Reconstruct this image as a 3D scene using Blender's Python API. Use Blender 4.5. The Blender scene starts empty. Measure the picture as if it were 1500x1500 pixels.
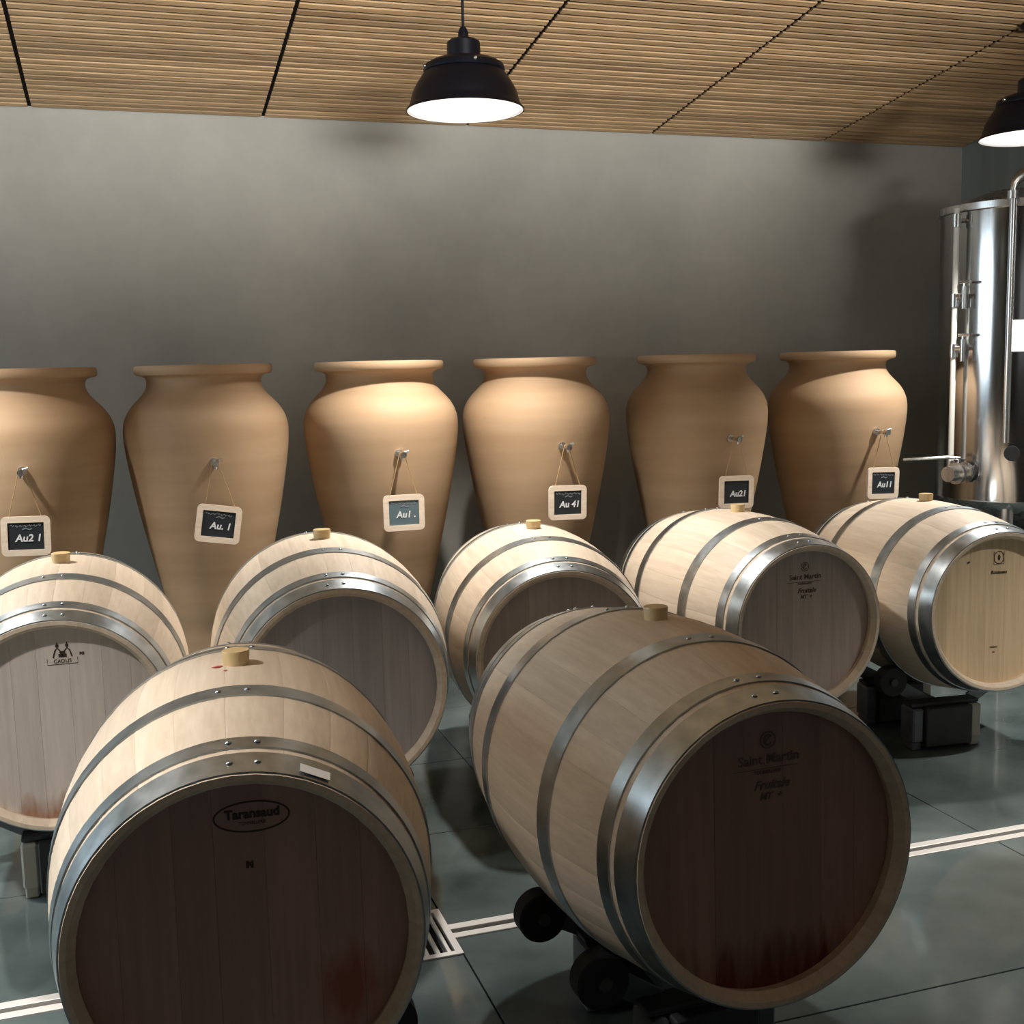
import bpy, bmesh, math, random
from mathutils import Vector, Matrix
random.seed(7)
C = bpy.context.scene.collection
PI = math.pi

# ------------------------------------------------------------------ camera
cam_d = bpy.data.cameras.new('camera')
cam_d.sensor_width = 36.0
cam_d.lens = 1708.39 / 1500.0 * 36.0
cam = bpy.data.objects.new('camera', cam_d); C.objects.link(cam)
_r = Vector((0.949724, -0.312285, -0.022404)); _u = Vector((0.060451, 0.112692, 0.991789)); _f = Vector((0.307197, 0.943281, -0.125904))
cam.matrix_world = Matrix(((_r.x, _u.x, -_f.x, 0), (_r.y, _u.y, -_f.y, 0), (_r.z, _u.z, -_f.z, 1.4547), (0, 0, 0, 1)))
cam_d.clip_start = 0.05
bpy.context.scene.camera = cam

# ------------------------------------------------------------------ daylight outside the window, exposure
world = bpy.data.worlds.new('world'); bpy.context.scene.world = world
world.use_nodes = True
bgn = world.node_tree.nodes['Background']
bgn.inputs[0].default_value = (0.92, 0.96, 1.0, 1)
bgn.inputs[1].default_value = 0.3
vs = bpy.context.scene.view_settings
vs.view_transform = 'Standard'; vs.look = 'None'; vs.gamma = 1; vs.use_curve_mapping = False
vs.exposure = 0.0
LAMP_W = 186.0

# window opening in the wall on the left, used by the wall, the frame and the sky portal
WX, WY0, WY1, WZ0, WZ1 = -4.7, 2.6, 5.4, 1.35, 2.56
def window_light(name, loc, rot, sx, sy, watts, col, spread):
    l = bpy.data.lights.new(name, 'AREA'); l.shape = 'RECTANGLE'; l.size = sx; l.size_y = sy
    l.energy = watts; l.color = col; l.spread = math.radians(spread)
    o = bpy.data.objects.new(name, l); C.objects.link(o); o.location = loc; o.rotation_euler = rot
SIDE_W = 100.0
window_light('side_window_daylight', (WX - 0.02, (WY0 + WY1) / 2, (WZ0 + WZ1) / 2), (0, -PI / 2, 0), WZ1 - WZ0, WY1 - WY0, SIDE_W, (0.72, 0.88, 1.0), 180)
# daylight thrown up off the bright ground outside, entering by the window behind the camera
VY, VX0, VX1, VZ0, VZ1 = -2.2, -1.3, 3.5, 1.45, 2.50
DAY_W = 38.0
window_light('window_daylight', ((VX0 + VX1) / 2, VY - 0.02, (VZ0 + VZ1) / 2), (PI / 2 + math.radians(11.5), 0, 0), VX1 - VX0, VZ1 - VZ0, DAY_W, (1.0, 0.985, 0.95), 28)

# ------------------------------------------------------------------ materials
def new_mat(name):
    m = bpy.data.materials.new(name); m.use_nodes = True
    nt = m.node_tree; b = nt.nodes['Principled BSDF']
    return m, nt, b
def N(nt, typ, **kw):
    n = nt.nodes.new(typ)
    for k, v in kw.items():
        if k in n.inputs: n.inputs[k].default_value = v
        else: setattr(n, k, v)
    return n
def ramp(nt, stops):
    n = nt.nodes.new('ShaderNodeValToRGB'); e = n.color_ramp.elements
    while len(e) < len(stops): e.new(0.5)
    for i, (p, c) in enumerate(stops):
        e[i].position = p; e[i].color = (c[0], c[1], c[2], 1)
    return n
def mixc(nt, fac, a, b, mode='MIX'):
    n = nt.nodes.new('ShaderNodeMix'); n.data_type = 'RGBA'; n.blend_type = mode
    for sock, v in ((n.inputs['Factor'], fac), (n.inputs[6], a), (n.inputs[7], b)):
        if hasattr(v, 'links'): nt.links.new(v, sock)
        elif isinstance(v, (int, float)): sock.default_value = v
        else: sock.default_value = (v[0], v[1], v[2], 1)
    return n.outputs[2]
def flat(name, col, rough=0.5, metal=0.0, spec=0.5):
    m, nt, b = new_mat(name)
    b.inputs['Base Color'].default_value = (*col, 1); b.inputs['Roughness'].default_value = rough; b.inputs['Metallic'].default_value = metal
    b.inputs['Specular IOR Level'].default_value = spec
    return m
def noisy(name, c1, c2, scale, rough=0.5, metal=0.0, stretch=(1, 1, 1), bump=0.0, coord='Object', detail=4, lo=0.3, hi=0.7, rough2=None, rnd=0.0):
    m, nt, b = new_mat(name)
    tc = N(nt, 'ShaderNodeTexCoord'); mp = N(nt, 'ShaderNodeMapping'); mp.inputs['Scale'].default_value = stretch
    if coord == 'World':
        g = N(nt, 'ShaderNodeNewGeometry'); nt.links.new(g.outputs['Position'], mp.inputs['Vector'])
    else: nt.links.new(tc.outputs[coord], mp.inputs['Vector'])
    no = N(nt, 'ShaderNodeTexNoise'); no.inputs['Scale'].default_value = scale; no.inputs['Detail'].default_value = detail
    nt.links.new(mp.outputs[0], no.inputs['Vector'])
    r = ramp(nt, [(lo, c1), (hi, c2)]); nt.links.new(no.outputs['Fac'], r.inputs[0])
    col = r.outputs[0]
    if rnd:
        oi = N(nt, 'ShaderNodeObjectInfo'); mr = N(nt, 'ShaderNodeMapRange'); mr.inputs[3].default_value = 1 - rnd; mr.inputs[4].default_value = 1 + rnd
        nt.links.new(oi.outputs['Random'], mr.inputs[0])
        hv = N(nt, 'ShaderNodeHueSaturation'); nt.links.new(mr.outputs[0], hv.inputs['Value']); nt.links.new(col, hv.inputs['Color']); col = hv.outputs[0]
    nt.links.new(col, b.inputs['Base Color'])
    b.inputs['Roughness'].default_value = rough; b.inputs['Metallic'].default_value = metal
    if rough2 is not None:
        mr = N(nt, 'ShaderNodeMapRange'); mr.inputs[3].default_value = rough; mr.inputs[4].default_value = rough2
        nt.links.new(no.outputs['Fac'], mr.inputs[0]); nt.links.new(mr.outputs[0], b.inputs['Roughness'])
    if bump:
        bp = N(nt, 'ShaderNodeBump'); bp.inputs['Strength'].default_value = bump; bp.inputs['Distance'].default_value = 0.004
        nt.links.new(no.outputs['Fac'], bp.inputs['Height']); nt.links.new(bp.outputs[0], b.inputs['Normal'])
    return m

M = {}
# lime plaster wall: broad soft mottling over fine trowel texture
def plaster():
    m, nt, b = new_mat('plaster'); g = N(nt, 'ShaderNodeNewGeometry')
    n1 = N(nt, 'ShaderNodeTexNoise'); n1.inputs['Scale'].default_value = 1.1; n1.inputs['Detail'].default_value = 3; n1.inputs['Roughness'].default_value = 0.45
    n2 = N(nt, 'ShaderNodeTexNoise'); n2.inputs['Scale'].default_value = 14; n2.inputs['Detail'].default_value = 6
    nt.links.new(g.outputs['Position'], n1.inputs['Vector']); nt.links.new(g.outputs['Position'], n2.inputs['Vector'])
    r1 = ramp(nt, [(0.3, (0.355, 0.348, 0.312)), (0.5, (0.442, 0.434, 0.39)), (0.7, (0.52, 0.508, 0.457))]); nt.links.new(n1.outputs['Fac'], r1.inputs[0])
    r2 = ramp(nt, [(0.3, (0.96, 0.96, 0.96)), (0.7, (1.02, 1.02, 1.02))]); nt.links.new(n2.outputs['Fac'], r2.inputs[0])
    nt.links.new(mixc(nt, 1.0, r1.outputs[0], r2.outputs[0], 'MULTIPLY'), b.inputs['Base Color'])
    b.inputs['Roughness'].default_value = 0.85
    bp = N(nt, 'ShaderNodeBump'); bp.inputs['Strength'].default_value = 0.25; bp.inputs['Distance'].default_value = 0.004
    nt.links.new(n2.outputs['Fac'], bp.inputs['Height']); nt.links.new(bp.outputs[0], b.inputs['Normal'])
    return m
M['plaster'] = plaster()
M['tile'] = noisy('polished_concrete', (0.036, 0.054, 0.053), (0.172, 0.212, 0.212), 2.0, rough=0.03, coord='World', detail=7, lo=0.3, hi=0.72, rough2=0.13, rnd=0.06)
M['grout'] = flat('grout', (0.06, 0.065, 0.06), 0.8)
M['steel'] = noisy('brushed_steel', (0.55, 0.55, 0.54), (0.72, 0.72, 0.71), 30, rough=0.22, metal=1.0, stretch=(1, 1, 0.15), rough2=0.34)
M['tank_steel'] = noisy('tank_steel', (0.46, 0.46, 0.46), (0.55, 0.55, 0.55), 40, rough=0.10, metal=1.0, stretch=(1, 1, 0.1), rough2=0.18)
M['hoop'] = noisy('galvanised_hoop', (0.36, 0.41, 0.44), (0.52, 0.57, 0.60), 25, rough=0.28, metal=1.0, rough2=0.38)
M['drain'] = flat('drain_steel', (0.80, 0.78, 0.74), 0.35, 0.3)
M['pit'] = flat('drain_pit', (0.02, 0.018, 0.016), 0.6)
M['clay'] = noisy('terracotta', (0.40, 0.262, 0.148), (0.475, 0.325, 0.195), 2.0, rough=0.72, stretch=(0.6, 0.6, 7), bump=0.25, detail=6, rnd=0.05)
M['black'] = flat('black_enamel', (0.004, 0.005, 0.010), 0.4, spec=0.3)
M['white_inner'] = flat('white_enamel', (0.85, 0.85, 0.85), 0.4)
M['rubber'] = flat('black_rubber', (0.010, 0.010, 0.011), 0.55)
M['dark_steel'] = noisy('painted_dark_steel', (0.035, 0.036, 0.042), (0.06, 0.06, 0.066), 8, rough=0.5)
M['zinc'] = noisy('zinc_bracket', (0.16, 0.17, 0.19), (0.26, 0.27, 0.29), 12, rough=0.42, metal=0.6)
M['pale_block'] = flat('pale_plastic', (0.62, 0.58, 0.50), 0.55)
M['slat_back'] = flat('black_felt', (0.012, 0.010, 0.009), 0.95, spec=0.1)
M['slat'] = noisy('larch_slat', (0.44, 0.275, 0.14), (0.70, 0.48, 0.27), 2.0, rough=0.6, stretch=(1.5, 30, 30), detail=5, coord='World', lo=0.3, hi=0.7, rnd=0.22)
M['frame_wood'] = noisy('pale_frame_wood', (0.74, 0.60, 0.47), (0.84, 0.72, 0.58), 20, rough=0.6, stretch=(1, 6, 6))
M['slate'] = flat('slate', (0.012, 0.017, 0.022), 0.6)
M['slate_dusty'] = flat('slate_dusty', (0.10, 0.15, 0.17), 0.7)
M['chalk'] = flat('chalk', (0.72, 0.75, 0.76), 0.9)
M['chalk_faint'] = flat('chalk_faint', (0.22, 0.25, 0.27), 0.9)
M['twine'] = flat('jute_twine', (0.45, 0.29, 0.13), 0.8)
M['bung'] = noisy('silicone_bung', (0.60, 0.43, 0.20), (0.72, 0.56, 0.32), 12, rough=0.35, rnd=0.08)
M['brand_faint'] = flat('faint_brand', (0.13, 0.095, 0.075), 0.7)
M['brand'] = flat('burnt_brand', (0.045, 0.028, 0.02), 0.7)
M['paper'] = flat('paper_label', (0.80, 0.80, 0.78), 0.6)
M['window_frame'] = flat('dark_window_frame', (0.03, 0.03, 0.033), 0.4)

def wood(name, dark, light, along, rnd, root=None, stain=None, rough=0.55):
    """oak with grain along one local axis; optional wine stain in the barrel's own space"""
    m, nt, b = new_mat(name)
    tc = N(nt, 'ShaderNodeTexCoord'); oi = N(nt, 'ShaderNodeObjectInfo')
    off = N(nt, 'ShaderNodeVectorMath', operation='ADD')
    nt.links.new(tc.outputs['Object'], off.inputs[0])
    sc = N(nt, 'ShaderNodeMath', operation='MULTIPLY'); sc.inputs[1].default_value = 9.0
    nt.links.new(oi.outputs['Random'], sc.inputs[0]); nt.links.new(sc.outputs[0], off.inputs[1])
    mp = N(nt, 'ShaderNodeMapping'); s = [30, 30, 30]; s[along] = 1.6; mp.inputs['Scale'].default_value = s
    nt.links.new(off.outputs[0], mp.inputs['Vector'])
    n1 = N(nt, 'ShaderNodeTexNoise'); n1.inputs['Scale'].default_value = 2.2; n1.inputs['Detail'].default_value = 7; n1.inputs['Roughness'].default_value = 0.6
    nt.links.new(mp.outputs[0], n1.inputs['Vector'])
    r = ramp(nt, [(0.25, dark), (0.75, light)]); nt.links.new(n1.outputs['Fac'], r.inputs[0])
    mr = N(nt, 'ShaderNodeMapRange'); mr.inputs[3].default_value = 1 - rnd; mr.inputs[4].default_value = 1 + rnd
    nt.links.new(oi.outputs['Random'], mr.inputs[0])
    hv = N(nt, 'ShaderNodeHueSaturation'); nt.links.new(mr.outputs[0], hv.inputs['Value']); nt.links.new(r.outputs[0], hv.inputs['Color'])
    col = hv.outputs[0]
    if stain:
        t2 = N(nt, 'ShaderNodeTexCoord'); t2.object = root
        for (cx, cz, rx, rz, scol, amt) in stain:
            sx = N(nt, 'ShaderNodeMapping'); sx.inputs['Location'].default_value = (-cx / rx, 0, -cz / rz); sx.inputs['Scale'].default_value = (1 / rx, 0, 1 / rz)
            nt.links.new(t2.outputs['Object'], sx.inputs['Vector'])
            ln = N(nt, 'ShaderNodeVectorMath', operation='LENGTH'); nt.links.new(sx.outputs[0], ln.inputs[0])
            ns = N(nt, 'ShaderNodeTexNoise'); ns.inputs['Scale'].default_value = 1.0; ns.inputs['Detail'].default_value = 4
            mp2 = N(nt, 'ShaderNodeMapping'); mp2.inputs['Scale'].default_value = (45, 1, 9); nt.links.new(t2.outputs['Object'], mp2.inputs['Vector']); nt.links.new(mp2.outputs[0], ns.inputs['Vector'])
            ad = N(nt, 'ShaderNodeMath', operation='MULTIPLY_ADD'); ad.inputs[1].default_value = 1.3
            nt.links.new(ns.outputs['Fac'], ad.inputs[0]); nt.links.new(ln.outputs['Value'], ad.inputs[2])
            rr = ramp(nt, [(0.0, (amt,) * 3), (0.9, (0, 0, 0))]); rr.color_ramp.elements[0].position = 0.55; rr.color_ramp.elements[1].position = 0.95
            hf = N(nt, 'ShaderNodeMath', operation='MULTIPLY'); hf.inputs[1].default_value = 0.6; nt.links.new(ad.outputs[0], hf.inputs[0])
            nt.links.new(hf.outputs[0], rr.inputs[0])
            col = mixc(nt, rr.outputs[0], col, scol)
    nt.links.new(col, b.inputs['Base Color'])
    b.inputs['Roughness'].default_value = rough
    bp = N(nt, 'ShaderNodeBump'); bp.inputs['Strength'].default_value = 0.12; bp.inputs['Distance'].default_value = 0.002
    nt.links.new(n1.outputs['Fac'], bp.inputs['Height']); nt.links.new(bp.outputs[0], b.inputs['Normal'])
    return m

# ------------------------------------------------------------------ mesh helpers
def mesh(name, verts, faces, smooth=None):
    me = bpy.data.meshes.new(name); me.from_pydata(verts, [], faces); me.validate()
    bm = bmesh.new(); bm.from_mesh(me); bmesh.ops.recalc_face_normals(bm, faces=bm.faces); bm.to_mesh(me); bm.free()
    if smooth is not None:
        me.shade_smooth(); me.set_sharp_from_angle(angle=math.radians(smooth))
    return me
class MB:
    """collects primitive shapes into one mesh"""
    def __init__(s): s.v = []; s.f = []
    def add(s, v, f):
        o = len(s.v); s.v += [tuple(p) for p in v]; s.f += [tuple(i + o for i in q) for q in f]; return s
    def box(s, c, d, rot=None, ch=0.0):
        hx, hy, hz = d[0] / 2, d[1] / 2, d[2] / 2
        bm = bmesh.new(); bmesh.ops.create_cube(bm, size=1.0)
        for w in bm.verts: w.co = Vector((w.co.x * d[0], w.co.y * d[1], w.co.z * d[2]))
        if ch: bmesh.ops.bevel(bm, geom=list(bm.edges), offset=ch, segments=1, affect='EDGES')
        R = rot.to_3x3() if rot else Matrix.Identity(3)
        bm.verts.index_update()
        s.add([R @ w.co + Vector(c) for w in bm.verts], [[w.index for w in f.verts] for f in bm.faces]); bm.free(); return s
    def tube(s, pts, r, n=12, closed_ends=True):
        pts = [Vector(p) for p in pts]; rs = r if isinstance(r, (list, tuple)) else [r] * len(pts)
        v = []; f = []; prev = None
        for i, p in enumerate(pts):
            t = (pts[min(i + 1, len(pts) - 1)] - pts[max(i - 1, 0)]).normalized()
            if prev is None:
                a = Vector((0, 0, 1)) if abs(t.z) < 0.9 else Vector((1, 0, 0)); x = t.cross(a).normalized()
            else: x = (prev - t * prev.dot(t)).normalized()
            prev = x; y = t.cross(x)
            for k in range(n):
                w = 2 * PI * k / n; v.append(p + (x * math.cos(w) + y * math.sin(w)) * rs[i])
        for i in range(len(pts) - 1):
            for k in range(n): f.append((i * n + k, i * n + (k + 1) % n, (i + 1) * n + (k + 1) % n, (i + 1) * n + k))
        if closed_ends: f.append(tuple(range(n))[::-1]); f.append(tuple((len(pts) - 1) * n + k for k in range(n)))
        return s.add(v, f)
    def lathe(s, prof, n=48, axis='Z', close=False, c=(0, 0, 0)):
        v = []; f = []; m = len(prof)
        for (r, z) in prof:
            for k in range(n):
                w = 2 * PI * k / n; a, b = r * math.cos(w), r * math.sin(w)
                p = (a, b, z) if axis == 'Z' else ((a, z, b) if axis == 'Y' else (z, a, b))
                v.append((p[0] + c[0], p[1] + c[1], p[2] + c[2]))
        for i in range(m if close else m - 1):
            j = (i + 1) % m
            for k in range(n): f.append((i * n + k, i * n + (k + 1) % n, j * n + (k + 1) % n, j * n + k))
        if not close:
            if prof[0][0] > 1e-5: f.append(tuple(range(n)))
            if prof[-1][0] > 1e-5: f.append(tuple((m - 1) * n + k for k in range(n)))
        return s.add(v, f)
    def data(s, name, smooth=35): return mesh(name, s.v, s.f, smooth)
def obj(name, me, mat, parent=None, loc=(0, 0, 0), rot=(0, 0, 0)):
    if isinstance(me, MB): me = me.data(name)
    if mat is not None and not me.materials: me.materials.append(mat)
    o = bpy.data.objects.new(name, me); C.objects.link(o); o.location = loc; o.rotation_euler = rot
    if mat is not None and me.materials[0] != mat:      # shared mesh, own material
        o.material_slots[0].link = 'OBJECT'; o.material_slots[0].material = mat
    if parent: o.parent = parent
    return o
def tag(o, label, cat, group=None):
    o['label'] = label; o['category'] = cat
    if group: o['group'] = group
    return o
def thing(name, label, cat, loc, rotz=0, group=None):
    o = bpy.data.objects.new(name, None); C.objects.link(o); o.empty_display_size = 0.1
    o.location = loc; o.rotation_euler = (0, 0, rotz)
    return tag(o, label, cat, group)
def struct(o, label=None):
    o['kind'] = 'structure'
    if label: o['label'] = label
    return o
def text_mesh(s, size, shear=0.0, extrude=0.0004, bold=0.0):
    cu = bpy.data.curves.new('t', 'FONT'); cu.body = s; cu.size = size; cu.align_x = 'CENTER'; cu.align_y = 'CENTER'; cu.shear = shear; cu.extrude = extrude; cu.offset = bold; cu.resolution_u = 3
    o = bpy.data.objects.new('t', cu); C.objects.link(o)
    dg = bpy.context.evaluated_depsgraph_get(); dg.update()
    me = bpy.data.meshes.new_from_object(o.evaluated_get(dg)); C.objects.unlink(o); bpy.data.objects.remove(o); bpy.data.curves.remove(cu)
    return me
def join_meshes(name, parts):
    """parts: list of (mesh, Matrix)"""
    v = []; f = []
    for me, mt in parts:
        o = len(v); v += [tuple(mt @ w.co) for w in me.vertices]; f += [tuple(i + o for i in p.vertices) for p in me.polygons]
    m = bpy.data.meshes.new(name); m.from_pydata(v, [], f); return m
def stroke(pts, w):
    """flat ribbon in the XY plane"""
    v = []; f = []
    for i, p in enumerate(pts):
        a = Vector(pts[max(i - 1, 0)]); b = Vector(pts[min(i + 1, len(pts) - 1)]); d = (b - a).normalized(); nrm = Vector((-d.y, d.x)) * w / 2
        v += [(p[0] + nrm.x, p[1] + nrm.y, 0), (p[0] - nrm.x, p[1] - nrm.y, 0)]
    for i in range(len(pts) - 1): f.append((2 * i, 2 * i + 1, 2 * i + 3, 2 * i + 2))
    me = bpy.data.meshes.new('s'); me.from_pydata(v, [], f); return me
def ellipse(cx, cy, rx, ry, w, a0=0, a1=360, n=40):
    return stroke([(cx + rx * math.cos(math.radians(a0 + (a1 - a0) * i / n)), cy + ry * math.sin(math.radians(a0 + (a1 - a0) * i / n))) for i in range(n + 1)], w)
I4 = Matrix.Identity(4)
def T(x, y, z=0): return Matrix.Translation((x, y, z))

# ------------------------------------------------------------------ room shell
D, H, SL = 5.4925, 2.5758, 0.1321            # back wall distance, ceiling height at that wall, ceiling slope
XL, XR, YB = WX, 4.436, VY
def ceil_z(y): return H + SL * (D - y)
# floor slab with loose-laid polished tiles around the drain slot and its sump
fl = MB(); fl.box(((XL + XR) / 2, (D + YB) / 2, -0.10), (XR - XL + 0.6, D - YB + 0.6, 0.12))
floor = struct(obj('floor', fl, M['grout']), 'dark green-grey polished floor of large slabs')
DR0, DR1 = 2.735, 2.812                   # drain slot
GX0, GX1, GY0, GY1 = 0.455, 0.712, 2.652, 2.905   # sump grate
ys = [2.12 - 0.645 * k for k in range(8, 0, -1)] + [2.12]
bands = [(ys[i], ys[i + 1]) for i in range(len(ys) - 1)] + [(2.12, DR0), (DR1, 3.41)]
y = 3.41
while y < D: bands.append((y, min(y + 0.645, D))); y += 0.645
bands = [(max(a, YB), b) for a, b in bands if b > YB + 0.05]
xs = [XL] + [2.40 + 1.29 * k for k in range(-5, 3)] + [XR]
rects = []
for a, b in bands:
    for i in range(len(xs) - 1):
        rc = [(xs[i], xs[i + 1], a, b)]
        if xs[i] < GX1 and xs[i + 1] > GX0 and a < GY1 and b > GY0:
            x0, x1 = xs[i], xs[i + 1]; rc = []
            if x0 < GX0: rc.append((x0, GX0, a, b))
            if x1 > GX1: rc.append((GX1, x1, a, b))
            m0, m1 = max(x0, GX0), min(x1, GX1)
            if a < GY0: rc.append((m0, m1, a, GY0))
            if b > GY1: rc.append((m0, m1, GY1, b))
        rects += rc
tile_cache = {}
for (x0, x1, a, b) in rects:
    g = 0.0022; w, h = round(x1 - x0 - 2 * g, 4), round(b - a - 2 * g, 4)
    if w < 0.01 or h < 0.01: continue
    if (w, h) not in tile_cache: tile_cache[(w, h)] = MB().box((0, 0, 0), (w, h, 0.04), ch=0.0012).data('tile', None)
    obj('tile', tile_cache[(w, h)], M['tile'], floor, ((x0 + x1) / 2, (a + b) / 2, -0.02))
# walls
wall_back = struct(obj('wall_back', MB().box(((XL + XR) / 2, D + 0.1, 1.6), (XR - XL + 0.4, 0.2, 3.4)), M['plaster']), 'mottled grey-beige plaster wall behind the clay jars')
struct(obj('wall_right', MB().box((XR + 0.1, (D + YB) / 2, 2.2), (0.2, D - YB, 4.6)), noisy('grey_green_render', (0.17, 0.178, 0.158), (0.25, 0.258, 0.235), 2.5, rough=0.8, stretch=(3, 3, 0.12), coord='World')), 'plaster side wall beyond the steel tank')
wfm = MB()
for (a, b, c, d) in ((XL - 0.2, VX0, -0.1, 4.5), (VX1, XR + 0.2, -0.1, 4.5), (VX0, VX1, VZ1, 4.5), (VX0, VX1, -0.1, VZ0)): wfm.box(((a + b) / 2, YB - 0.1, (c + d) / 2), (b - a, 0.2, d - c))
struct(obj('wall_front', wfm, noisy('dark_timber', (0.05, 0.032, 0.02), (0.09, 0.06, 0.04), 3, rough=0.6, stretch=(8, 8, 0.6))))
w2 = MB()
for k in range(5): w2.box((VX0 + (VX1 - VX0) * k / 4, YB - 0.15, (VZ0 + VZ1) / 2), (0.05, 0.06, VZ1 - VZ0))
for z in (VZ0 + 0.025, VZ1 - 0.025): w2.box(((VX0 + VX1) / 2, YB - 0.15, z), (VX1 - VX0, 0.06, 0.05))
struct(obj('window_2', w2, M['window_frame']), 'wide dark-framed window behind the viewpoint')
wl = MB()
wl.box((XL - 0.1, (YB + WY0) / 2, 2.2), (0.2, WY0 - YB, 4.6)); wl.box((XL - 0.1, (WY1 + D) / 2, 2.2), (0.2, D - WY1, 4.6))
wl.box((XL - 0.1, (WY0 + WY1) / 2, (WZ1 + 4.5) / 2), (0.2, WY1 - WY0, 4.5 - WZ1)); wl.box((XL - 0.1, (WY0 + WY1) / 2, WZ0 / 2 - 0.05), (0.2, WY1 - WY0, WZ0 + 0.1))
struct(obj('wall_left', wl, M['plaster']))
wf = MB()
for k in range(5): wf.box((XL - 0.06, WY0 + (WY1 - WY0) * k / 4, (WZ0 + WZ1) / 2), (0.06, 0.06, WZ1 - WZ0))
wf.box((XL - 0.06, (WY0 + WY1) / 2, WZ0 + 0.03), (0.06, WY1 - WY0, 0.06)); wf.box((XL - 0.06, (WY0 + WY1) / 2, WZ1 - 0.03), (0.06, WY1 - WY0, 0.06))
struct(obj('window_1', wf, M['window_frame']), 'wide dark-framed window in the side wall')
# ceiling: dark felt backing plane with larch slats below it, in panels about a metre wide
slope = math.atan(SL)
cb = MB(); yc = (D + YB) / 2
cb.box(((XL + XR) / 2, yc, ceil_z(yc) + 0.0595), (XR - XL + 0.4, (D - YB) / math.cos(slope) + 0.5, 0.1), Matrix.Rotation(-slope, 4, 'X'))
ceiling = struct(obj('ceiling', cb, M['slat_back']), 'sloping ceiling of narrow brown timber slats in panels')
JX = [-4.7, -4.191, -3.223, -2.255, -1.287, -0.3187, 0.6523, 1.6034, 2.5609, 3.5469, 4.436]
PITCH, SW = 0.0538, 0.0335
slat_m = {}
stuff = MB()
row = 0; yy = D - 0.03
while yy > YB + 0.05:
    for i in range(len(JX) - 1):
        x0, x1 = JX[i] + 0.008, JX[i + 1] - 0.008
        w = round(x1 - x0, 3); zc = ceil_z(yy) + 0.004
        if yy > 3.75 and JX[i + 1] > -0.9:
            if w not in slat_m: slat_m[w] = MB().box((0, 0, 0), (w, SW, 0.008)).data('slat', None)
            obj('slat', slat_m[w], M['slat'], ceiling, ((x0 + x1) / 2, yy, zc), (-slope, 0, 0))
        else: stuff.box(((x0 + x1) / 2, yy, zc), (w, SW, 0.008), Matrix.Rotation(-slope, 4, 'X'))
    yy -= PITCH; row += 1
so = obj('slat_field', stuff.data('slat_field', None), M['slat'], ceiling); so['kind'] = 'stuff'

# drain slot: two steel lips over a dark channel
dr = thing('floor_drain', 'long slotted stainless steel drain set across the floor slabs', 'drain', (0, (DR0 + DR1) / 2, 0))
segs = [(XL + 0.05, GX0), (GX1, XR - 0.05)]
for (a, b) in segs:
    obj('drain_lip', MB().box((0, 0, 0), (b - a, 0.028, 0.012), ch=0.001).data('lip', None), M['drain'], dr, ((a + b) / 2, 0.0235, -0.003))
    obj('drain_lip', MB().box((0, 0, 0), (b - a, 0.026, 0.012), ch=0.001).data('lip', None), M['drain'], dr, ((a + b) / 2, -0.0245, -0.003))
    obj('drain_channel', MB().box((0, 0, 0), (b - a, 0.05, 0.01)).data('ch', None), M['pit'], dr, ((a + b) / 2, 0, -0.030))
gr = thing('sump_grate', 'square stainless steel sump grate with parallel bars in the drain line', 'grate', ((GX0 + GX1) / 2, (GY0 + GY1) / 2, 0))
gw, gh = GX1 - GX0, GY1 - GY0
fr = MB()
for sx in (-1, 1): fr.box((sx * (gw / 2 - 0.009), 0, -0.003), (0.018, gh, 0.014))
for sy in (-1, 1): fr.box((0, sy * (gh / 2 - 0.009), -0.003), (gw - 0.036, 0.018, 0.014))
obj('grate_frame', fr.data('gf', None), M['drain'], gr)
obj('grate_pan', MB().box((0, 0, -0.034), (gw, gh, 0.008)).data('gp', None), M['pit'], gr)
bar = MB().box((0, 0, 0), (0.0085, gh - 0.036, 0.012)).data('gb', None)
for k in range(8): obj('grate_bar', bar, M['drain'], gr, (-gw / 2 + 0.018 + (k + 0.5) * (gw - 0.036) / 8, 0, -0.003))

# ------------------------------------------------------------------ oak barrels
RB, RC, LB = 0.345, 0.278, 0.9565
HL = LB / 2
def rb(t): return RB - (RB - RC) * (t / HL) ** 2
NS = 26
ws = [random.uniform(0.8, 1.25) for _ in range(NS)]; tot = sum(ws); edges = [0]
for w in ws: edges.append(edges[-1] + w / tot * 2 * PI)
TS = [-HL, -HL + 0.02] + [-0.44 + 0.08 * k for k in range(12)] + [HL - 0.02, HL]
def stave_mesh(a0, a1):
    v = []; f = []; g = 0.0003; hw = (a1 - a0) / 2 - g; n = 5
    for t in TS:
        R = rb(t); ri = R - 0.027
        if abs(t) > HL - 0.001: ri = R - 0.010
        prof = [(-hw, R - 0.0005), (-hw * 0.90, R), (0, R), (hw * 0.90, R), (hw, R - 0.0005), (hw, ri), (0, ri), (-hw, ri)]
        for a, r in prof: v.append((r * math.sin(a), t, r * math.cos(a)))
    m = 8
    for i in range(len(TS) - 1):
        for k in range(m): f.append((i * m + k, i * m + (k + 1) % m, (i + 1) * m + (k + 1) % m, (i + 1) * m + k))
    f.append(tuple(range(m))); f.append(tuple((len(TS) - 1) * m + k for k in range(m)))
    return mesh('stave', v, f, 25)
STAVES = [(stave_mesh(edges[i], edges[i + 1]), (edges[i] + edges[i + 1]) / 2) for i in range(NS)]
def hoop_mesh(t0, t1):
    v = []; pr = []
    for i in range(4):
        t = t0 + (t1 - t0) * i / 3; pr.append((rb(t) + 0.0030, t))
    for i in range(3, -1, -1):
        t = t0 + (t1 - t0) * i / 3; pr.append((rb(t) - 0.0002, t))
    return MB().lathe(pr, 96, 'Y', close=True).data('hoop', 30)
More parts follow.
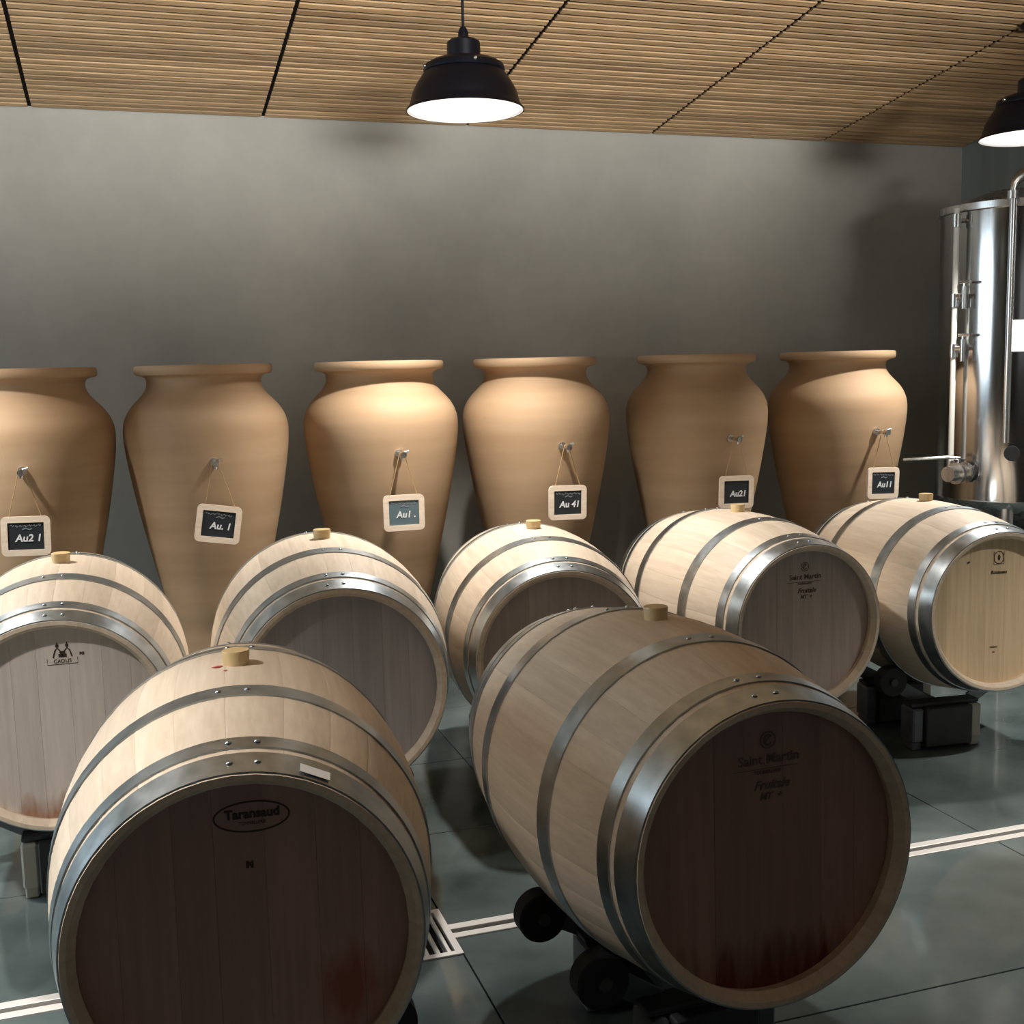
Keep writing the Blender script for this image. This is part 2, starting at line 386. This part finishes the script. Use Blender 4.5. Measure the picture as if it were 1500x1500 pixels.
HOOPT = [(0.158, 0.205), (0.372, 0.404), (0.421, 0.4755)]
HOOPS = []
for a, b in HOOPT: HOOPS += [(hoop_mesh(-b, -a), -(a + b) / 2), (hoop_mesh(a, b), (a + b) / 2)]
RIVET = MB().lathe([(0.0055, 0), (0.0052, 0.0016), (0.0035, 0.0030), (0.0, 0.0036)], 10).data('rivet', 40)
TH = 0.436; RH = rb(TH) - 0.0275
NBD = 7
bw = [random.uniform(0.75, 1.3) for _ in range(NBD)]; tb = sum(bw); be = [-RH]
for w in bw: be.append(be[-1] + w / tb * 2 * RH)
def board_mesh(x0, x1):
    x0 += 0.0002; x1 -= 0.0002; n = 9; top = []
    for i in range(n):
        x = x0 + (x1 - x0) * i / (n - 1); top.append((x, math.sqrt(max(RH * RH - x * x, 1e-6))))
    out = top + [(x, -z) for x, z in reversed(top)]
    k = len(out); v = [(x, -TH, z) for x, z in out] + [(x, -TH + 0.02, z) for x, z in out]
    f = [tuple(range(k)), tuple(range(k, 2 * k))] + [(i, (i + 1) % k, k + (i + 1) % k, k + i) for i in range(k)]
    return mesh('head_board', v, f, None)
BOARDS = [board_mesh(be[i], be[i + 1]) for i in range(NBD)]
BACK = MB().lathe([(RH, TH - 0.02), (RH, TH)], 64, 'Y').data('head', 30)
BUNG = MB().lathe([(0.024, -0.012), (0.0245, 0.0), (0.0265, 0.024), (0.0255, 0.0275), (0.0, 0.0275)], 24).data('bung', 35)
STAVE_MAT = wood('oak_stave', (0.57, 0.465, 0.35), (0.72, 0.615, 0.49), 1, 0.09)

def brand_part(root, parts, mat='brand'):
    """marks burnt into the front head; parts given in head coordinates (x right, z up)"""
    R = Matrix.Translation((0, -TH - 0.0009, 0)) @ Matrix.Rotation(PI / 2, 4, 'X')
    o = obj('brand_mark', join_meshes('brand_mark', [(m, R @ t) for m, t in parts]), M[mat], root); o['label'] = 'dark brand mark burnt into the barrel head'
    return o
def cooper_mark():                         # round emblem, name, rule, second name in script, sign
    p = [(ellipse(0.003, 0.200, 0.015, 0.015, 0.003), I4), (ellipse(0.003, 0.200, 0.007, 0.009, 0.004, 30, 330), I4), (stroke([(-0.004, 0.194), (0.004, 0.204), (0.010, 0.208)], 0.003), I4)]
    p.append((text_mesh('Saint Martin', 0.026, 0, bold=0.0003), T(0.005, 0.165)))
    p.append((stroke([(-0.066, 0.148), (0.066, 0.148)], 0.0014), I4)); p.append((text_mesh('TONNELLERIE', 0.009), T(0.002, 0.1415)))
    p.append((text_mesh('Fruitale', 0.024, 0.35, bold=0.0004), T(0.010, 0.117))); p.append((text_mesh('MT  +', 0.018, 0.3, bold=0.0004), T(0.008, 0.096)))
    return p
def oval_mark():
    return [(ellipse(0.0165, 0.196, 0.0585, 0.0245, 0.0030), I4), (text_mesh('Taransaud', 0.0205, 0, bold=0.0009), T(0.0175, 0.2005)), (text_mesh('TONNELLERIE', 0.0068), T(0.017, 0.1855)),
            (text_mesh('M', 0.015, 0, bold=0.001), T(0.010, 0.117))]
def figures_mark():                        # two small crowned figures side by side over a bracketed name, small mark to the right
    p = []
    for sx in (-0.012, 0.012):
        x = 0.020 + sx
        p.append((ellipse(x, 0.203, 0.0022, 0.0028, 0.0045, n=14), I4)); p.append((stroke([(x, 0.206), (x, 0.2125)], 0.003), I4))
        p.append((stroke([(x - 0.011, 0.172), (x - 0.006, 0.190), (x, 0.197), (x + 0.006, 0.190), (x + 0.011, 0.172)], 0.0036), I4))
    p.append((stroke([(0.010, 0.177), (0.030, 0.177)], 0.009), I4)); p.append((stroke([(0.013, 0.186), (0.027, 0.186)], 0.006), I4))
    p.append((stroke([(-0.018, 0.170), (-0.018, 0.154), (0.056, 0.154), (0.056, 0.170)], 0.0016), I4))
    p.append((text_mesh('CADUS', 0.0135), T(0.019, 0.162))); p.append((text_mesh('FG', 0.010, 0, bold=0.0005), T(0.067, 0.178)))
    return p
def flame_mark():                          # round emblem with a pointed leaf, short name, small lines lower down
    p = [(ellipse(0.008, 0.186, 0.019, 0.022, 0.0028), I4), (stroke([(-0.012, 0.208), (-0.012, 0.163), (0.028, 0.163), (0.028, 0.208)], 0.0018), I4),
         (ellipse(0.008, 0.186, 0.002, 0.008, 0.0055, n=16), I4), (text_mesh('Rousseau', 0.0165, 0.2, bold=0.0004), T(0.008, 0.134)), (text_mesh('FRANCE', 0.008), T(-0.006, -0.132)), (text_mesh('M+', 0.008), T(-0.006, -0.150)),
         (stroke([(-0.118, 0.172), (-0.108, 0.178)], 0.006), I4)]
    return p

ZC = 0.5605
def make_barrel(idx, x, y, phi, dz, ds, dp, label, dark, light, brand=None, stain=None, sticker=False, spill=False):
    up = Vector((0, 0, 1)); R3 = Matrix.Rotation(phi, 3, 'Z') @ Matrix.Rotation(-dp, 3, 'X')
    c = Vector((x, y, ZC + dz)); base = c - R3 @ Vector((0, 0, RB * (1 + ds)))
    root = thing('wine_barrel', label, 'barrel', base, 0, 'oak barrels standing on cradles'); root.rotation_euler = (-dp, 0, phi); root.scale = (1 + ds, 1, 1 + ds)
    up0 = (0, 0, RB); rot0 = 0.37 * idx
    sm = STAVE_MAT if not spill else wood('oak_stave_spill', (0.57, 0.465, 0.35), (0.72, 0.615, 0.49), 1, 0.09, root, None)
    for me, am in STAVES: obj('stave', me, sm, root, up0, (0, am + rot0, 0))
    for me, tm in HOOPS:
        h = obj('hoop', me, M['hoop'], root, up0)
        for da in (-0.075, 0.075):
            a = da + 0.03 * math.sin(idx * 3 + tm * 9); r = rb(tm) + 0.0029
            rv = obj('rivet', RIVET, M['hoop'], h, (r * math.sin(a), tm, r * math.cos(a)), (0, a, 0))
    if sticker:
        a = 0.42; r = rb(-0.45) + 0.0036
        st = obj('sticker', MB().box((0, 0, 0), (0.05, 0.022, 0.0008)).data('st', None), M['paper'], root, (r * math.sin(a), -0.457, RB + r * math.cos(a)), (0.26, a, 0)); st['label'] = 'small white sticker on the end hoop'
    hm = wood('oak_head_lit_shade', dark, light, 2, 0.10, root, stain)
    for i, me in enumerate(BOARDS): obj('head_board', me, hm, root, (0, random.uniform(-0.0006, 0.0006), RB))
    obj('head', BACK, STAVE_MAT, root, up0)
    obj('bung', BUNG, M['bung'], root, (0, 0, 2 * RB - 0.001))
    if brand:
        b = brand_part(root, brand(), 'brand_faint' if brand is cooper_mark else 'brand'); b.location = up0
    if spill:
        sp = []
        for (sx, sy, r) in ((-0.034, -0.012, 0.009), (-0.043, -0.010, 0.004), (-0.02, -0.05, 0.004)):
            n = 12; sp.append((sx, sy, r))
        m = MB()
        for sx, sy, r in sp:
            z = math.sqrt(RB * RB - sx * sx) - 0.067 * (sy / HL) ** 2 + 0.0008
            m.add([(sx, sy, z)] + [(sx + r * math.cos(2 * PI * k / 12), sy + 0.8 * r * math.sin(2 * PI * k / 12), math.sqrt(RB * RB - (sx + r * math.cos(2 * PI * k / 12)) ** 2) - 0.067 * (sy / HL) ** 2 + 0.0006) for k in range(12)], [(0, 1 + k, 1 + (k + 1) % 12) for k in range(12)])
        o = obj('wine_spill', m.data('spill', None), flat('red_wine', (0.35, 0.03, 0.03), 0.4), root, up0); o['label'] = 'red wine drops beside the bung'
    return root

DK, LT = (0.38, 0.315, 0.26), (0.52, 0.44, 0.37)
RED = (0.16, 0.035, 0.025)
BR = [  # x, y, yaw, dz, ds, pitch
    (-0.2125, 3.6104, -0.0168, 0.0069, 0.0000, -0.0266),
    (0.5326, 3.4957, -0.0684, 0.0411, 0.0000, -0.0101),
    (1.3113, 3.7923, -0.1371, -0.0171, 0.0000, -0.0088),
    (2.1414, 3.8466, 0.0235, -0.0164, 0.0000, 0.0086),
    (2.8846, 3.7252, -0.0834, -0.0054, 0.0000, 0.0127),
    (1.0399, 2.2119, 0.0202, 0.0053, 0.0000, 0.0259),
    (0.1673, 2.2469, -0.0864, -0.0110, 0.0000, 0.0205),
]
LBL = ['oak wine barrel branded with two crowned figures and a brown stain low on its head',
       'oak wine barrel with a plain unmarked dark head, behind the oval-branded barrel',
       'oak wine barrel mostly hidden behind the wine-stained barrel, only the top of its head showing',
       'oak wine barrel with round emblem and script brand on a clean head, beside the sunlit-headed barrel',
       'oak wine barrel with bright lit tan head and leaf emblem, nearest the steel tank',
       'large front-row oak wine barrel with dark head stained red wine along its lower edge',
       'front-row oak wine barrel branded with an oval name stamp, red drops beside its bung']
LBL[3] = 'oak wine barrel with emblem and script brand on an unstained head, second from steel tank'
KW = [dict(brand=figures_mark, stain=[(0.0, 0.075, 0.36, 0.085, (0.27, 0.12, 0.055), 0.85)]), dict(), dict(), dict(brand=cooper_mark), dict(brand=flame_mark),
      dict(brand=cooper_mark, stain=[(0.0, 0.055, 0.38, 0.15, (0.13, 0.016, 0.010), 0.95)]), dict(brand=oval_mark, stain=[(0.163, 0.235, 0.07, 0.09, (0.30, 0.055, 0.03), 0.8)], sticker=True, spill=True)]
HEADC_LIT_SHADE = [((0.487, 0.437, 0.399), (0.650, 0.582, 0.532)), ((0.336, 0.323, 0.336), (0.448, 0.431, 0.448)), ((0.336, 0.286, 0.260), (0.448, 0.381, 0.347)), ((0.353, 0.294, 0.265), (0.470, 0.392, 0.353)), ((0.571, 0.437, 0.273), (0.762, 0.582, 0.364)), ((0.302, 0.181, 0.151), (0.403, 0.241, 0.202)), ((0.328, 0.197, 0.168), (0.437, 0.263, 0.224))]  # each head's wood tone, with its light and shade put into the colour
for i, (b, l, k, hc) in enumerate(zip(BR, LBL, KW, HEADC_LIT_SHADE)): make_barrel(i, *b, l, hc[0], hc[1], **k)

# ------------------------------------------------------------------ roller cradles under the barrels
RR = 0.056
ROLL = MB().lathe([(RR - 0.004, -0.024), (RR, -0.020), (RR, 0.020), (RR - 0.004, 0.024)], 28, 'Y').data('roller', 30)
HUB = MB().lathe([(0.014, -0.032), (0.014, 0.032)], 14, 'Y').data('hub', 30)
def make_cradle(i, x, y, phi, dz, ds, dp, label):
    root = thing('barrel_cradle', label, 'cradle', (x, y, 0), phi, 'steel roller cradles under the barrels')
    zc = ZC + dz
    px = -0.05 if i == 4 else 0.0                        # this cradle's pedestals stand off the barrel's axis
    for t in (-0.20, 0.12):
        Rr = rb(t) * (1 + ds) + RR + 0.0035; al = math.radians((38, 25, 25, 38, 42, 36, 38)[i]); sxx = Rr * math.sin(al); zr = zc - Rr * math.cos(al) + (-t) * math.sin(dp)
        yp = t
        ped = obj('pedestal', MB().box((px, yp, 0.091), (0.19, 0.12, 0.146), ch=0.004).data('ped', None), M['dark_steel'], root)
        obj('saddle_bar', MB().box((px, yp, 0.170), (0.28, 0.06, 0.014), ch=0.003).data('bar', None), M['dark_steel'], root)
        for s in (-1, 1):
            obj('end_block', MB().box((px + s * 0.1195, yp, 0.096), (0.044, 0.09, 0.128), ch=0.006).box((px + s * 0.1195, yp, 0.018), (0.036, 0.07, 0.034), ch=0.004).data('eb', None), M['pale_block'] if i < 4 or (i == 4 and s > 0) else M['zinc'], root)  # fifth cradle's left block goes zinc-dark: shade put into its colour
            br = MB()
            d = Vector((s * (sxx - 0.11), 0, zr - 0.172)); L = d.length; ang = math.atan2(d.x, d.z)
            for oy in (0.031,): br.box((s * 0.11 + d.x / 2, yp + oy, 0.172 + d.z / 2), (0.05, 0.008, L + 0.05), Matrix.Rotation(ang, 4, 'Y'), 0.001)
            obj('roller_bracket', br.data('rbk', None), M['zinc'], root)
            ro = obj('roller', ROLL, M['rubber'], root, (s * sxx, yp, zr)); obj('hub', HUB, M['dark_steel'], ro)
    obj('spine_rail', MB().box((px, -0.04, 0.135), (0.06, 0.24, 0.05), ch=0.003).data('sr', None), M['zinc'], root)
    return root
CL = ['steel roller cradle under the barrel branded with two crowned figures', 'steel roller cradle under the barrel with a plain unmarked head', 'steel roller cradle under the barrel hidden behind the wine-stained barrel',
      'steel roller cradle under the second barrel from the steel tank', 'dark steel roller cradle with pale end blocks under the barrel nearest the steel tank', 'dark steel roller cradle under the wine-stained front barrel', 'steel roller cradle under the oval-branded front barrel']
for i, (b, l) in enumerate(zip(BR, CL)): make_cradle(i, *b, l)

# ------------------------------------------------------------------ clay jars, their taps and the chalkboards hung on them
YA = 4.85
AMPH = [(0.0, 0.0), (0.135, 0.0), (0.142, 0.012), (0.143, 0.06), (0.148, 0.20), (0.164, 0.40), (0.189, 0.50), (0.211, 0.60), (0.235, 0.70), (0.257, 0.80), (0.278, 0.90), (0.2965, 1.00), (0.311, 1.09), (0.319, 1.15), (0.3225, 1.20), (0.3215, 1.235), (0.314, 1.268), (0.300, 1.298), (0.280, 1.325), (0.256, 1.350), (0.237, 1.372), (0.226, 1.392), (0.222, 1.415), (0.226, 1.430), (0.240, 1.4385), (0.262, 1.442), (0.2685, 1.450), (0.2685, 1.470), (0.263, 1.478), (0.215, 1.480), (0.205, 1.472), (0.202, 1.42), (0.21, 1.36), (0.0, 1.34)]
def smooth_prof(p, a, b, sub=3):
    out = p[:a]
    for i in range(a, b):
        p0, p1, p2, p3 = p[max(i - 1, a)], p[i], p[i + 1], p[min(i + 2, b)]
        for k in range(sub):
            t = k / sub
            out.append(tuple(0.5 * (2 * p1[j] + (p2[j] - p0[j]) * t + (2 * p0[j] - 5 * p1[j] + 4 * p2[j] - p3[j]) * t * t + (3 * p1[j] - p0[j] - 3 * p2[j] + p3[j]) * t ** 3) for j in (0, 1)))
    return out + p[b:]
JAR = MB().lathe(smooth_prof(AMPH, 3, 23), 72).data('jar_body', 40)
TAP = MB()
TAP.tube([(0, 0.02, 0), (0, -0.012, 0)], [0.016, 0.016], 16); TAP.tube([(0, -0.010, 0), (0, -0.085, 0)], 0.0085, 12); TAP.tube([(0, -0.074, 0.004), (0, -0.076, -0.022)], [0.011, 0.007], 12)
TAP.tube([(-0.006, -0.078, 0.006), (0.024, -0.078, 0.014)], [0.0046, 0.0056], 10); TAP.tube([(0, -0.084, 0), (0, -0.097, 0)], [0.013, 0.012], 14)
TAPM = TAP.data('tap', 40)
AX = [-0.375, 0.296, 1.009, 1.70, 2.482, 3.228]
AL = ['tall terracotta wine jar standing behind the barrel branded with two crowned figures', 'tall terracotta wine jar standing between the figure-branded barrel and the plain-headed barrel',
      'tall terracotta wine jar hung with the dusty grey-blue chalkboard', 'tall terracotta wine jar standing behind the half-hidden barrel', 'tall dimly lit terracotta wine jar, second from the steel tank', 'tall terracotta wine jar half in shadow, nearest the steel tank']
def rjar(z):
    p = AMPH
    for i in range(len(p) - 1):
        if p[i][1] <= z <= p[i + 1][1]: return p[i][0] + (p[i + 1][0] - p[i][0]) * (z - p[i][1]) / (p[i + 1][1] - p[i][1])
ZT = 1.112
WRITE = ['Au2 1', 'Au. 1', 'Au1 .', 'Au 41', 'Au21', 'Au11']
TILT = [0.03, 0.16, 0.0, 0.02, 0.02, 0.03]
HDR = [1, 1, 1, 1, 0, 1]
TW, THh = 0.165, 0.142
def rr_outline(w, h, r, n=5):
    pts = []
    for cx, cy, a in ((w / 2 - r, h / 2 - r, 0), (-w / 2 + r, h / 2 - r, 90), (-w / 2 + r, -h / 2 + r, 180), (w / 2 - r, -h / 2 + r, 270)):
        for k in range(n + 1):
            t = math.radians(a + 90 * k / n); pts.append((cx + r * math.cos(t), cy + r * math.sin(t)))
    return pts
def frame_mesh():
    o = rr_outline(TW, THh, 0.018); i = rr_outline(TW - 0.044, THh - 0.044, 0.002); n = len(o); v = []; f = []
    for pts, yv in ((o, -0.005), (i, -0.005), (i, 0.005), (o, 0.005)): v += [(x, yv, z) for x, z in pts]
    for a, b in ((0, 1), (1, 2), (2, 3), (3, 0)):
        for k in range(n): f.append((a * n + k, a * n + (k + 1) % n, b * n + (k + 1) % n, b * n + k))
    me = mesh('tag_frame', v, f, 35); return me
FRAME = frame_mesh(); SLATE = MB().box((0, 0.001, 0), (TW - 0.040, 0.004, THh - 0.040)).data('slate', None)
TL = ['small framed chalkboard hung on the jar behind the figure-branded barrel', 'small framed chalkboard hung slightly askew on a terracotta jar', 'small framed chalkboard with dusty grey-blue slate', 'small framed chalkboard hung on the jar behind the half-hidden barrel',
      'small framed chalkboard in dim light on the second jar from the steel tank', 'small framed chalkboard on the half-shadowed jar nearest the steel tank']
for i, ax in enumerate(AX):
    a = thing('clay_jar', AL[i], 'jar', (ax, YA, 0), 0, 'terracotta jars along the plaster wall')
    obj('jar_body', JAR, M['clay'], a, (0, 0, 0), (0, 0, i * 1.1))
    tp = obj('tap', TAPM, M['steel'], a, (0, -rjar(ZT), ZT)); tp['label'] = 'small steel sampling tap'
    yt = YA - rjar(ZT) - 0.060; zt = ZT + 0.0105
    t = thing('chalkboard', TL[i], 'chalkboard', (ax, yt - 0.0, 0.882 - THh / 2), 0, 'chalkboards hung on the jars')
    tc = Vector((0, 0, THh / 2))
    pivot = Matrix.Translation(tc) @ Matrix.Rotation(TILT[i], 4, 'Y')
    R = (0, TILT[i], 0)
    obj('frame', FRAME, M['frame_wood'], t, tc, R)
    obj('slate', SLATE, M['slate_dusty'] if i == 2 else M['slate'], t, tc, R)
    RX = Matrix.Rotation(PI / 2, 4, 'X')
    obj('chalk_writing', join_meshes('chalk', [(text_mesh(WRITE[i], 0.036, 0.15, bold=0.0010), RX @ T(0.008, -0.008))]), M['chalk'], t, tc + Vector((0, -0.0022, 0)), R)
    if HDR[i]:
        rr_ = random.Random(i); parts = []
        x = -0.052
        while x < 0.045:
            L = rr_.uniform(0.006, 0.016); z = 0.037 + rr_.uniform(-0.003, 0.003)
            parts.append((stroke([(x, z), (x + L * 0.3, z + 0.004), (x + L * 0.6, z - 0.003), (x + L, z + 0.002)], 0.0028), RX @ T(0, 0, 0.0007))); x += L + 0.003
        parts.append((stroke([(-0.012, 0.024), (0.0, 0.029), (0.012, 0.023), (0.02, 0.027)], 0.004), RX @ T(0, 0, 0.0007)))
        obj('chalk_heading', join_meshes('chalk_h', parts), M['chalk_faint'], t, tc + Vector((0, -0.0019, 0)), R)
    cd = MB(); zt0 = zt - (0.882 - THh / 2)
    for s in (-1, 1):
        e = pivot @ Vector((s * 0.055, 0, THh / 2 - 0.004))
        cd.tube([(s * 0.010, 0, zt0 - 0.010), e], 0.0016, 6)
    cd.tube([(-0.010, 0, zt0 - 0.010), (-0.007, 0, zt0 - 0.003), (0, 0, zt0), (0.007, 0, zt0 - 0.003), (0.010, 0, zt0 - 0.010)], 0.0016, 6)
    obj('cord', cd, M['twine'], t)

# ------------------------------------------------------------------ pendant lamps
SHADE_OUT = [(0.132, 2.515), (0.139, 2.506), (0.155, 2.486), (0.173, 2.460), (0.189, 2.430), (0.197, 2.400), (0.202, 2.384), (0.2135, 2.372), (0.2145, 2.366)]
ZL, LS = 2.323, 0.952                    # rim height and size of the shades
shp = [(r, z - 2.366) for r, z in SHADE_OUT]
SHADE = MB().lathe([(0.0, shp[0][1])] + shp + [(r - 0.0035, z) for r, z in reversed(shp)] + [(0.0, shp[0][1] - 0.0035)], 64).data('shade', 40)
INNER = MB().lathe([(0.0, shp[0][1] - 0.005)] + [(r - 0.0045, z - (0.001 if k == 0 else 0)) for k, (r, z) in enumerate(shp)], 64)
INNER.f = INNER.f[:-1]
INNER = INNER.data('reflector', 40)
COLLAR = MB().lathe([(0.0, 0.136), (0.145, 0.136), (0.148, 0.142), (0.143, 0.158), (0.118, 0.172), (0.072, 0.178), (0.064, 0.182), (0.0, 0.182)], 48).data('collar', 40)
CAP = MB().lathe([(0.0, 0.178), (0.061, 0.178), (0.060, 0.238), (0.050, 0.246), (0.020, 0.248), (0.018, 0.275), (0.011, 0.290), (0.0, 0.290)], 36).data('cap', 40)
BULB = MB().lathe([(0.0, 0.010), (0.12, 0.0085), (0.2025, 0.006), (0.2025, 0.010), (0.0, 0.014)], 64).data('diffuser', 40)
BOLT = MB().lathe([(0.007, 0), (0.007, 0.006), (0.004, 0.010), (0.0, 0.010)], 10).data('bolt', 40)
mb_, nt_, b_ = new_mat('lit_diffuser')
b_.inputs['Base Color'].default_value = (1, 1, 1, 1); b_.inputs['Emission Color'].default_value = (1.0, 0.93, 0.83, 1); b_.inputs['Emission Strength'].default_value = 1.6
def make_lamp(x, y, label, power=1.0):
    t = thing('pendant_lamp', label, 'lamp', (x, y, ZL), 0.3, 'black pendant lamps')
    t.scale = (LS, LS, LS); top = (ceil_z(y) - ZL) / LS
    obj('shade', SHADE, M['black'], t); obj('reflector', INNER, M['white_inner'], t); obj('collar', COLLAR, M['black'], t); obj('socket_cap', CAP, M['black'], t)
    obj('diffuser', BULB, mb_, t)
    obj('cord', MB().tube([(0, 0, 0.285), (0, 0, top)], 0.0055, 10), M['black'], t)
    obj('ceiling_rose', MB().lathe([(0.0, top + 0.004), (0.055, top + 0.004), (0.055, top - 0.02), (0.02, top - 0.03), (0.0, top - 0.03)], 24), M['black'], t)
    for k in range(4):
        a = PI / 2 * k - 0.3; obj('bolt', BOLT, M['steel'], t, (0.143 * math.cos(a), 0.143 * math.sin(a), 0.150), (0, PI / 2, a))
    l = bpy.data.lights.new('lamp_light', 'SPOT'); l.energy = LAMP_W * power; l.color = (1.0, 0.945, 0.885); l.spot_size = math.radians(105); l.spot_blend = 0.75; l.shadow_soft_size = 0.04
    lo = bpy.data.objects.new('lamp_light', l); C.objects.link(lo); lo.parent = t; lo.location = (0, 0, -0.045)
    return t
make_lamp(1.166, 4.0, 'black metal pendant lamp hanging alone above the barrels, white inside')
make_lamp(3.567, 4.0, 'black metal pendant lamp hanging beside the steel tank')
make_lamp(-1.0, 4.0, 'black metal pendant lamp hanging near the window')
make_lamp(-0.95, 2.05, 'black metal pendant lamp hanging in the front row by the window', 1.0)
make_lamp(3.6, 2.0, 'black metal pendant lamp hanging in the front row by the side wall', 1.05)

# ------------------------------------------------------------------ stainless steel tank
TXC, TYC, TR = 4.05, 4.60, 0.35
tk = thing('steel_tank', 'tall stainless steel wine tank with sight tube and valves', 'tank', (TXC, TYC, 0))
ZTOP, ZBOT = 2.135, 0.775
obj('shell', MB().lathe([(TR, ZBOT), (TR, ZTOP - 0.03)], 96).data('shell', 30), M['tank_steel'], tk)
obj('top_ring', MB().lathe([(TR + 0.001, ZTOP - 0.035), (TR + 0.012, ZTOP - 0.03), (TR + 0.012, ZTOP), (TR - 0.02, ZTOP + 0.006), (0.15, ZTOP + 0.07), (0.0, ZTOP + 0.07)], 96).data('top_ring', 35), M['steel'], tk)
obj('base_cone', MB().lathe([(0.0, 0.56), (0.12, 0.58), (TR - 0.03, 0.745), (TR - 0.004, ZBOT - 0.005), (TR - 0.004, ZBOT + 0.004)], 72).data('cone', 35), M['steel'], tk)
for k in range(4):
    a = math.radians(45 + 90 * k); r = TR - 0.07
    lg = obj('leg', MB().tube([(r * math.cos(a), r * math.sin(a), 0.0), (r * math.cos(a), r * math.sin(a), 0.78)], 0.032, 16), M['steel'], tk)
def on_tank(px_slope, off=0.0):
    """point on the tank's side (plan) seen along the plan direction x = slope*y"""
    d = Vector((px_slope, 1.0)).normalized(); c = Vector((TXC, TYC)); R = TR + off
    b = d.dot(c); disc = b * b - (c.dot(c) - R * R); p = d * (b - math.sqrt(max(disc, 0))); return p - c
p = on_tank(0.803, 0.045)
nrm = p.normalized()
def at(q, z): return (q.x, q.y, z)
gl = obj('sight_tube', MB().tube([at(p, 0.90), at(p, ZTOP - 0.02)], 0.013, 14), flat('sight_tube_plastic', (0.62, 0.62, 0.58), 0.25), tk)
for z in (0.93, 1.47, 1.70, 2.06):
    q = nrm * (TR - 0.005)
    obj('tube_fitting', MB().tube([at(q, z), at(p, z)], 0.010, 10).tube([at(p, z - 0.03), at(p, z + 0.03)], 0.020, 14), M['steel'], tk)
s1 = Vector((-nrm.y, nrm.x))
for z in (1.48, 1.72):
    q = p + s1 * 0.03
    obj('sample_valve', MB().tube([at(p, z), at(p + s1 * 0.055, z)], 0.012, 12).tube([at(p + s1 * 0.055, z + 0.04), at(p + s1 * 0.055, z - 0.06)], 0.011, 12).tube([at(p + s1 * 0.03, z + 0.06), at(p + s1 * 0.09, z + 0.06)], 0.007, 10).tube([at(p + s1 * 0.055, z + 0.03), at(p + s1 * 0.055, z + 0.062)], 0.005, 8), M['steel'], tk)
# outlet valve low on the side with a long lever
p2 = on_tank(0.826, -0.01); n2 = p2.normalized(); s2 = Vector((-n2.y, n2.x)); zv = 0.905
ov = MB()
ov.tube([at(p2, zv), at(p2 + n2 * 0.09, zv)], 0.034, 20); ov.tube([at(p2 + n2 * 0.03, zv), at(p2 + n2 * 0.042, zv)], 0.05, 24); ov.tube([at(p2 + n2 * 0.09, zv), at(p2 + n2 * 0.105, zv)], 0.05, 24); ov.tube([at(p2 + n2 * 0.105, zv), at(p2 + n2 * 0.16, zv)], 0.036, 20)
ovo = obj('outlet_valve', ov, M['steel'], tk)
obj('lever', MB().tube([at(p2 + n2 * 0.08, zv + 0.03), at(p2 + n2 * 0.08, zv + 0.07), at(p2 + n2 * 0.12 - s2 * 0.03, zv + 0.075), at(p2 + n2 * 0.22 - s2 * 0.20, zv + 0.06)], [0.012, 0.012, 0.009, 0.007], 10), M['steel'], ovo)
# riser pipe over the rim
p3 = on_tank(0.8715, 0.035); n3 = p3.normalized(); s3 = Vector((-n3.y, n3.x))
pts = [at(p3, 1.05), at(p3, 2.17)] + [at(p3 + s3 * 0.06 * (1 - math.cos(math.radians(a))) - n3 * 0.05 * (1 - math.cos(math.radians(a))), 2.17 + 0.07 * math.sin(math.radians(a))) for a in (20, 40, 60, 75)] + [at(p3 + s3 * 0.14 - n3 * 0.10, 2.255)]
obj('riser_pipe', MB().tube(pts, [0.014] * 2 + [0.018, 0.022, 0.026, 0.028, 0.03], 16), M['steel'], tk)
obj('pipe_collar', MB().tube([at(p3, 2.13), at(p3, 2.165)], 0.026, 16), M['steel'], tk)
# manhole-side fittings: paper label and black clamp knob
p4 = on_tank(0.880, 0.002); n4 = p4.normalized(); a4 = math.atan2(n4.y, n4.x)
lv = []; lf = []
for k in range(9):
    a = a4 + (k / 8 - 0.35) * 0.24
    for z in (1.46, 1.60): lv.append(((TR + 0.0015) * math.cos(a), (TR + 0.0015) * math.sin(a), z))
for k in range(8): lf.append((2 * k, 2 * k + 2, 2 * k + 3, 2 * k + 1))
lb = obj('paper_label', mesh('paper_label', lv, lf, 30), M['paper'], tk); lb['label'] = 'blank white sheet on the tank shell'
p5 = on_tank(0.880, 0.03); n5 = p5.normalized()
obj('clamp_knob', MB().tube([at(n5 * (TR - 0.005), 1.005), at(n5 * (TR + 0.06), 1.005)], 0.012, 12).tube([at(n5 * (TR + 0.06), 1.005), at(n5 * (TR + 0.09), 1.005)], 0.034, 18), M['rubber'], tk)
